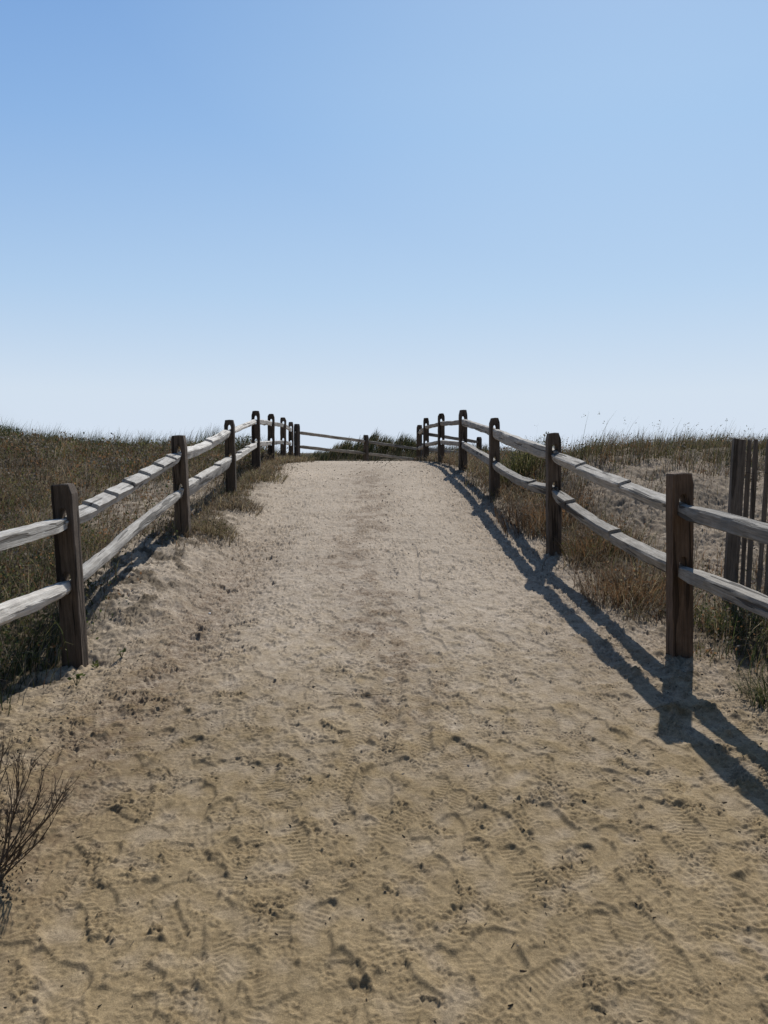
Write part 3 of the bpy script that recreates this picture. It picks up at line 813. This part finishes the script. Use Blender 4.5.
# seed heads on the tall stalks
xt, yt, Ht = x[tall], y[tall], H[tall]
per = 4
xs_ = np.repeat(xt, per) + rng.normal(.02, .012, len(xt) * per); ys_ = np.repeat(yt, per) + rng.normal(0, .012, len(xt) * per)
zz = np.repeat(ground_at(xt, yt) + Ht * .9, per) + rng.uniform(-.07, .0, len(xt) * per)
parts.append(leaf_arrays(np.stack([xs_, ys_, zz], -1), rng.uniform(.012, .026, len(xs_)), pal(len(xs_), [BROWN, OLIVE], [1, 1])))
V, F, C = join(parts)
o = link_mesh('beach_grass', np_mesh('beach_grass', V, F, False, C), M_plant)
tag(o, 'wispy beach grass and seed stalks along the skyline of the right dune', 'grass', kind='stuff')

# --- dune behind the crossing fence
parts = []
x, y, cl = clumpy(26000, -9, 8, 24.2, 33, 0.01, 51, -.5, None)
n = len(x)
c = pal(n, [BROWN, DKGREEN, OLIVE, GREY], [3, 3, 2, 1], .2) * .8
H = rng.uniform(.18, .40, n)
parts.append(blade_arrays(np.stack([x, y, ground_at(x, y) - .02], -1), H, rng.uniform(.008, .016, n), rng.normal(0.1, .8, n), rng.uniform(.15, .7, n), c, 3))
V, F, C = join(parts)
o = link_mesh('beach_grass', np_mesh('beach_grass', V, F, False, C), M_plant)
tag(o, 'low dark beach grass on the dune behind the crossing fence', 'grass', kind='stuff')

# --- plants one can point to: a tuft is an Empty with blades, some with leaves or stems
def tuft(name, label, cat, x, y, n, rad, h, cols, wts, lean=.8, width=.005, az0=None, leaves=0, stalks=0, group=None, hvar=.5):
    root = empty(name, (x, y, gz(x, y))); tag(root, label, cat, group or {'dry_grass_clump': 'dry grass clumps along the left fence', 'dry_plant': 'dry plants along the right fence', 'tall_grass_tuft': 'tall grass tufts on the left dune'}.get(name))
    px = x + np.clip(rng.normal(0, .5, n), -.9, .9) * rad; py = y + np.clip(rng.normal(0, .5, n), -.9, .9) * rad
    az = np.arctan2(py - y, px - x) + rng.normal(0, .5, n)
    if az0 is not None: az = az * .35 + az0
    H = h * rng.uniform(1 - hvar, 1, n)
    V, F, C = blade_arrays(np.stack([px, py, ground_at(px, py) - .015], -1), H, np.full(n, width) * rng.uniform(.6, 1.2, n), az, rng.uniform(.1, lean, n), pal(n, cols, wts), 4)
    link_mesh('blades', np_mesh('blades', V, F, False, C), M_plant, root)
    if leaves:
        m = leaves
        qx = x + np.clip(rng.normal(0, .5, m), -.9, .9) * rad; qy = y + np.clip(rng.normal(0, .5, m), -.9, .9) * rad
        V, F, C = leaf_arrays(np.stack([qx, qy, ground_at(qx, qy) + h * .8 * rng.random(m) ** .8], -1), rng.uniform(.012, .03, m) * max(1, y / 9), pal(m, cols, wts))
        link_mesh('leaves', np_mesh('leaves', V, F, False, C), M_plant, root)
    if stalks:
        ps = []
        for _ in range(stalks):
            bx, by = x + np.clip(rng.normal(0, .25), -.5, .5) * rad, y + np.clip(rng.normal(0, .25), -.5, .5) * rad; a_ = rng.random() * 6.28; ll = h * rng.uniform(.7, 1.15); le = rng.uniform(.1, .5)
            t_ = np.linspace(0, 1, 5)
            pts = np.stack([bx + math.cos(a_) * ll * le * t_ ** 1.4, by + math.sin(a_) * ll * le * t_ ** 1.4, float(ground_at(bx, by)) - .02 + ll * t_], -1)
            ps.append((pts, np.linspace(.0035, .0012, 5) * max(1, y / 7), pal(1, cols, wts)[0] * .8))
        V, F, C = tube(ps, 4)
        link_mesh('stems', np_mesh('stems', V, F, True, C), M_stem, root)
    return root

tuft('grass_tuft', 'spiky dark green grass tuft in the shadow of the near right post', 'grass tuft', 2.02, 3.95, 300, .16, .17, [DKGREEN, GREEN, OLIVE], [4, 1.5, 2], 1.2, .005)
tuft('grass_tuft', 'olive grass clump growing at the foot of the sand fence post', 'grass tuft', 2.32, 5.10, 420, .26, .17, [OLIVE, GREEN, STRAW, DKGREEN], [3, 2, 1, 3], .7, .004, leaves=260)
tuft('dry_plant', 'orange brown dry plant on the bank left of the near right post', 'dry plant', 1.80, 5.8, 900, .34, .25, [RUST, STRAW, BROWN], [4, 1.6, 2], .9, .004, leaves=420, stalks=14)
tuft('dry_plant', 'large rusty brown dry plant between the second and third right posts', 'dry plant', 1.66, 8.2, 1100, .48, .30, [RUST, BROWN, GREY], [3, 4, 1], .9, .006, leaves=700, stalks=18)
tuft('dry_plant', 'brown dry plant hiding the foot of the second right post on its dune side', 'dry plant', 1.90, 7.0, 800, .32, .26, [BROWN, RUST, OLIVE], [3, 2, 1], .9, .005, leaves=420, stalks=12)
tuft('green_shrub', 'yellowish green bush behind the rails beside the third right post', 'shrub', 1.85, 10.6, 600, .42, .46, [OLIVE, DKGREEN, STRAW], [4, 2, .7], .7, .008, leaves=1500, stalks=16)
tuft('dry_grass_clump', 'wide dry brown grass clump at the foot of the second left post', 'grass clump', -1.68, 7.55, 1000, .26, .15, [BROWN, STRAW, OLIVE], [4, 1.6, 1.5], 1.5, .005, leaves=260)
tuft('dry_grass_clump', 'dry brown grass clump on the path edge below the third left post', 'grass clump', -1.70, 9.0, 800, .30, .14, [BROWN, STRAW, GREY], [4, 1.6, 1], 1.5, .006, leaves=200)
tuft('dry_grass_clump', 'dry brown grass spreading onto the path below the fourth left post', 'grass clump', -1.80, 11.5, 800, .38, .16, [BROWN, STRAW, OLIVE], [4, 1.4, 1.4], 1.3, .007, leaves=160)
tuft('dry_grass_clump', 'low brown grass at the farthest posts of the left fence', 'grass clump', -1.92, 15.8, 800, .55, .18, [BROWN, STRAW, OLIVE], [4, 1.2, 1.4], 1.2, .009)
tuft('tall_grass_tuft', 'tall feathery grass tuft on the skyline between the second and third left posts', 'grass tuft', -4.35, 20.0, 420, .30, .85, [DKGREEN, OLIVE, BROWN], [4, 2, 1], .6, .012, az0=.15, hvar=.6)
tuft('tall_grass_tuft', 'dark grass tuft seen through the rails between the third and fourth left posts', 'grass tuft', -3.05, 17.6, 600, .32, .62, [DKGREEN, OLIVE, BROWN], [5, 2, 1], .6, .011, az0=.15, hvar=.6, leaves=500)
tuft('tall_grass_tuft', 'grass tuft at the far left of the left dune skyline', 'grass tuft', -10.3, 21.5, 700, .55, .55, [DKGREEN, OLIVE], [5, 2], .6, .014, az0=.15, leaves=400)

# seedlings by the near left post
def seedling(label, x, y, n, s):
    root = empty('seedling', (x, y, gz(x, y))); tag(root, label, 'seedling', 'seedlings by the near left post')
    ps = []; lp = []
    for k in range(n):
        a_ = rng.random() * 6.28; ll = s * rng.uniform(.6, 1.2)
        t_ = np.linspace(0, 1, 4); z0 = float(ground_at(x, y))
        pts = np.stack([x + math.cos(a_) * ll * .6 * t_, y + math.sin(a_) * ll * .6 * t_, z0 - .01 + ll * t_ ** .8], -1)
        ps.append((pts, np.linspace(.0022, .001, 4), (.08, .085, .03)))
        for q in range(3): lp.append(pts[3] - (pts[3] - pts[1]) * rng.random() * .7)
    V, F, C = tube(ps, 4); link_mesh('stems', np_mesh('stems', V, F, True, C), M_stem, root)
    m = len(lp)
    V, F, C = leaf_arrays(np.array(lp), rng.uniform(.02, .035, m), pal(m, [(.13, .15, .04), (.09, .12, .035)], [1, 1], .15), .3)
    link_mesh('leaves', np_mesh('leaves', V, F, False, C), M_plant, root)
seedling('green seedling on the sand just right of the near left post', -1.62, 4.78, 5, .07)
seedling('yellowish green seedling on the sand in front of the near left post', -1.72, 4.32, 6, .06)
seedling('tiny seedling on the sand close against the near left post', -1.73, 4.66, 4, .045)

# leafless twiggy shrub in the bottom left corner
def twig_shrub():
    x0, y0 = -1.33, 2.55
    root = empty('twiggy_shrub', (x0, y0, gz(x0, y0))); tag(root, 'leafless dark twiggy shrub at the left edge of the foreground sand', 'shrub')
    z0 = float(ground_at(x0, y0)); paths = []; tips = []
    r = random.Random(4)
    def branch(p, d, L, rad, lvl):
        k = 7; pts = [p]
        for i in range(k - 1):
            d = (d + Vector((r.uniform(-.09, .09), r.uniform(-.09, .09), r.uniform(-.04, .10)))).normalized()
            pts.append(pts[-1] + d * L / (k - 1))
        c = np.array((.105, .078, .056)) * r.uniform(.6, 1.4)
        paths.append(([tuple(q) for q in pts], np.linspace(rad, rad * .45, k), c))
        if lvl < 3:
            for i in range(2, k):
                if r.random() < (.72 if lvl < 2 else .45):
                    ax = Vector((r.uniform(-1, 1), r.uniform(-1, 1), r.uniform(-.2, .8))).normalized()
                    nd = (d * 1.0 + ax * .38).normalized()
                    branch(pts[i], nd, L * r.uniform(.30, .55), rad * .6, lvl + 1)
        else: tips.append(pts[-1])
    for a_, el, L in [(.05, 42, .33), (.2, 46, .36), (0.15, 50, .36), (0.3, 58, .38), (-.1, 62, .40), (.5, 72, .46), (1.2, 78, .50), (2.2, 74, .44), (.0, 44, .30), (2.8, 60, .40), (.7, 80, .44), (4, 70, .4), (.2, 35, .26)]:
        a_ += r.uniform(-.2, .2); el = R(el)
        branch(Vector((x0 + r.uniform(-.04, .04), y0 + r.uniform(-.04, .04), z0 - .02)), Vector((math.cos(a_) * math.cos(el), math.sin(a_) * math.cos(el), math.sin(el))), L * r.uniform(.66, .90), .0036, 0)
    V, F, C = tube(paths, 5); link_mesh('branches', np_mesh('branches', V, F, True, C), M_stem, root)
    m = 500
    qx = x0 + rng.normal(0, .07, m); qy = y0 + rng.normal(0, .07, m)
    V, F, C = leaf_arrays(np.stack([qx, qy, ground_at(qx, qy) + rng.random(m) ** 1.5 * .17], -1), rng.uniform(.006, .016, m), pal(m, [(.04, .032, .022), (.06, .045, .03)], [1, 1]))
    link_mesh('dead_leaves', np_mesh('dead_leaves', V, F, False, C), M_plant, root)
twig_shrub()

# wind-blown dark bush on the dune behind the crossing fence
def wind_bush():
    x0, y0 = -.50, 28.0
    root = empty('bush', (x0, y0, gz(x0, y0))); tag(root, 'dark windblown bush behind the middle post of the crossing fence', 'bush')
    n = 5200
    cx = rng.uniform(-2.0, 1.7, n); top = .86 * np.clip(1 - np.abs(cx - .1) ** 2.2 / 4.6, .12, 1) * (.82 + .22 * np.sin(cx * 5.2 + .8) + .10 * np.sin(cx * 13))
    cy = rng.normal(0, .5, n)
    zz = np.maximum(top, .1) * rng.random(n) ** .6 * np.clip(1 - (cy / 1.6) ** 2, .2, 1)
    gx, gy = x0 + cx, y0 + cy
    V1 = blade_arrays(np.stack([gx, gy, ground_at(gx, gy) + zz * .75], -1), rng.uniform(.18, .42, n), rng.uniform(.012, .026, n), rng.normal(.15, .6, n), rng.uniform(.3, .9, n), pal(n, [DKGREEN, OLIVE, BROWN, STRAW], [4, 3, 2, .6]), 3)
    link_mesh('foliage', np_mesh('foliage', *V1[:2], False, V1[2]), M_plant, root)
    ps = []
    for k in range(40):
        bx = x0 + rng.uniform(-1.1, 1.1); by = y0 + rng.normal(0, .3); h = rng.uniform(.4, .9); t_ = np.linspace(0, 1, 5)
        pts = np.stack([bx + .25 * h * t_ ** 1.5, by + rng.normal(0, .1) * t_, gz(bx, by) - .05 + h * t_], -1)
        ps.append((pts, np.linspace(.014, .004, 5), (.05, .04, .03)))
    V, F, C = tube(ps, 5); link_mesh('stems', np_mesh('stems', V, F, True, C), M_stem, root)
wind_bush()

# ------------------------------------------------------------------ bits lying on the sand
def debris():
    n = 8000
    y = dens_pick(n, 1.9, 17, 1.15)
    l, r = xL(y), xR(y)
    x = l + (r - l) * rng.random(n)
    k = rng.random(n) < (.10 + .45 * np.exp(-((x + .05) / .4) ** 2) * smooth01(3, 6, y) + .9 * smooth01(.95, .3, x - l) + .5 * smooth01(.7, .1, r - x))
    x, y = x[k], y[k]; n = len(x)
    a_ = rng.random(n) * 6.28; L = rng.gamma(1.5, .0042, n) * np.maximum(1, y / 5) + .003; w = rng.uniform(.0010, .0026, n) * np.maximum(1, y / 6)
    z = ground_at(x, y)
    d = np.stack([np.cos(a_), np.sin(a_), rng.normal(0, .15, n)], -1); s = np.stack([-np.sin(a_), np.cos(a_), np.zeros(n)], -1)
    P0 = np.stack([x, y, z + .001], -1); up = np.array([0, 0, 1.0])
    c0 = P0 - d * L[:, None] / 2; c1 = P0 + d * L[:, None] / 2
    hgt = (w * 1.1)[:, None] * up
    V = np.stack([c0 - s * w[:, None], c0 + s * w[:, None], c0 + hgt * 1.6, c1 - s * w[:, None] * .7, c1 + s * w[:, None] * .7, c1 + hgt * 1.4], 1).reshape(-1, 3)
    i = np.arange(n)[:, None] * 6
    F = np.concatenate([i + np.array([[0, 3, 5, 2]]), i + np.array([[1, 2, 5, 4]]), i + np.array([[0, 1, 4, 3]])])
    C = np.repeat(pal(n, [(.035, .028, .02), (.075, .055, .036), (.15, .115, .075), (.30, .27, .22)], [5, 4, 2, .5]), 6, axis=0)
    o = link_mesh('plant_debris', np_mesh('plant_debris', V, F, False, C), M_debris)
    tag(o, 'scattered dark bits of dead plant trodden into the sand path', 'debris', kind='stuff')
debris()

def straw_at(label, x, y, ang, L, bend):
    t_ = np.linspace(-.5, .5, 9)
    px = x + math.cos(ang) * L * t_ - math.sin(ang) * bend * (t_ ** 2 * 4 - .5); py = y + math.sin(ang) * L * t_ + math.cos(ang) * bend * (t_ ** 2 * 4 - .5)
    pz = ground_at(px, py); pz = np.maximum(pz, np.convolve(np.pad(pz, 2, mode='edge'), np.ones(5) / 5, 'valid')) + .003
    V, F, C = tube([(np.stack([px, py, pz], -1), np.linspace(.0024, .0014, 9), (.24, .18, .105))], 5)
    o = link_mesh('straw', np_mesh('straw', V, F, True, C), M_debris); tag(o, label, 'straw')
straw_at('long dry straw lying across the middle of the sand path', -.12, 4.12, .06, .34, .01)
straw_at('pale dry stalk lying beside the shadow of the near right post', 1.42, 3.95, .35, .22, .012)

def shell_at(x, y, s):
    bm = bmesh.new(); n = 12; m = 6; rings = []
    for j in range(m + 1):
        ph = j / m * math.pi / 2; ring = []
        for i in range(n):
            a_ = 2 * math.pi * i / n
            rr = s * math.cos(ph) * (1 + .06 * math.cos(a_ * 9)) * (1.0 + .18 * math.cos(a_))
            ring.append(bm.verts.new((rr * math.cos(a_), rr * .82 * math.sin(a_), s * .55 * math.sin(ph))))
        rings.append(ring)
    for p_, q_ in zip(rings[:-1], rings[1:]):
        for i in range(n): bm.faces.new((p_[i], p_[(i + 1) % n], q_[(i + 1) % n], q_[i]))
    bmesh.ops.remove_doubles(bm, verts=bm.verts, dist=.0003)
    me = bpy.data.meshes.new('shell'); bm.to_mesh(me); bm.free()
    for p in me.polygons: p.use_smooth = True
    o = link_mesh('shell', me, M_shell, None, Matrix.Translation((x, y, float(ground_at(x, y)) - .002)))
    tag(o, 'small white shell fragment in the sand right of the left fence bank', 'shell')
shell_at(-1.26, 5.62, .013)

# ------------------------------------------------------------------ light, sky, camera
w = bpy.data.worlds.new('World'); scene.world = w; w.use_nodes = True
nt = w.node_tree; nt.nodes.clear()
sky = nt.nodes.new('ShaderNodeTexSky'); sky.sky_type = 'NISHITA'; sky.sun_disc = False
sky.sun_elevation = SUN_EL; sky.sun_rotation = SUN_AZ; sky.air_density = 1.0; sky.dust_density = .6; sky.ozone_density = 1.6; sky.altitude = 0
bg = nt.nodes.new('ShaderNodeBackground'); bg.inputs['Strength'].default_value = .10
wo = nt.nodes.new('ShaderNodeOutputWorld')
tcw = nt.nodes.new('ShaderNodeTexCoord'); sx = nt.nodes.new('ShaderNodeSeparateXYZ'); nt.links.new(tcw.outputs['Generated'], sx.inputs[0])
# sea haze: the low sky turns milky white instead of yellow
hz = ramp(nt, sx.outputs[2], [(0.0, 1.0), (.20, .92), (.45, .80), (.65, .65), (1.0, .3)])
haze = ramp(nt, sx.outputs[2], [(0.0, (.66, .745, .865)), (.07, (.645, .745, .865)), (.19, (.47, .645, .855)), (.36, (.285, .49, .80)), (.52, (.155, .345, .71)), (1.0, (.08, .24, .60))])
hazes = nt.nodes.new('ShaderNodeVectorMath'); hazes.operation = 'SCALE'; hazes.inputs['Scale'].default_value = 10.0
nt.links.new(haze, hazes.inputs[0])
dt = nt.nodes.new('ShaderNodeVectorMath'); dt.operation = 'DOT_PRODUCT'
nt.links.new(tcw.outputs['Generated'], dt.inputs[0])
dt.inputs[1].default_value = (math.sin(SUN_AZ) * math.cos(SUN_EL), math.cos(SUN_AZ) * math.cos(SUN_EL), math.sin(SUN_EL))
dim = nt.nodes.new('ShaderNodeMix'); dim.data_type = 'RGBA'; dim.blend_type = 'MULTIPLY'; dim.inputs[0].default_value = 1.0
nt.links.new(ramp(nt, dt.outputs['Value'], [(0.0, (.34, .32, .29)), (.25, (.55, .53, .50)), (.50, (1, 1, 1))]), dim.inputs[7])
tone = mix(nt, ramp(nt, dt.outputs['Value'], [(.55, 0.0), (.80, .35), (.97, 1.0)]), (.76, .85, .97), (1.58, 1.36, 1.12))
nt.links.new(mix(nt, ramp(nt, sx.outputs[2], [(.08, 0.0), (.40, 1.0)]), mix(nt, hz, sky.outputs[0], hazes.outputs[0]),
             mix(nt, 1.0, mix(nt, hz, sky.outputs[0], hazes.outputs[0]), tone, 'MULTIPLY')), dim.inputs[6])
nt.links.new(dim.outputs[2], bg.inputs[0])
nt.links.new(bg.outputs[0], wo.inputs[0])

sd = bpy.data.lights.new('sun', 'SUN'); sd.energy = 4.5; sd.angle = R(.53); sd.color = (1.0, .975, .93)
so = bpy.data.objects.new('sun', sd); col.objects.link(so)
ld = Vector((-math.sin(SUN_AZ) * math.cos(SUN_EL), -math.cos(SUN_AZ) * math.cos(SUN_EL), -math.sin(SUN_EL)))
so.rotation_euler = ld.to_track_quat('-Z', 'Y').to_euler()

cd = bpy.data.cameras.new('camera'); co = bpy.data.objects.new('camera', cd); col.objects.link(co)
cd.sensor_fit = 'VERTICAL'; cd.sensor_height = 24; cd.sensor_width = 18; cd.lens = 24 * 788 / 1024
cd.clip_start = .05; cd.clip_end = 8000
co.location = (0, 0, 1.6); co.rotation_euler = (R(90 - 4.36), 0, 0)
scene.camera = co
scene.render.resolution_x = 768; scene.render.resolution_y = 1024
scene.view_settings.view_transform = 'Standard'; scene.view_settings.look = 'None'; scene.view_settings.exposure = 0
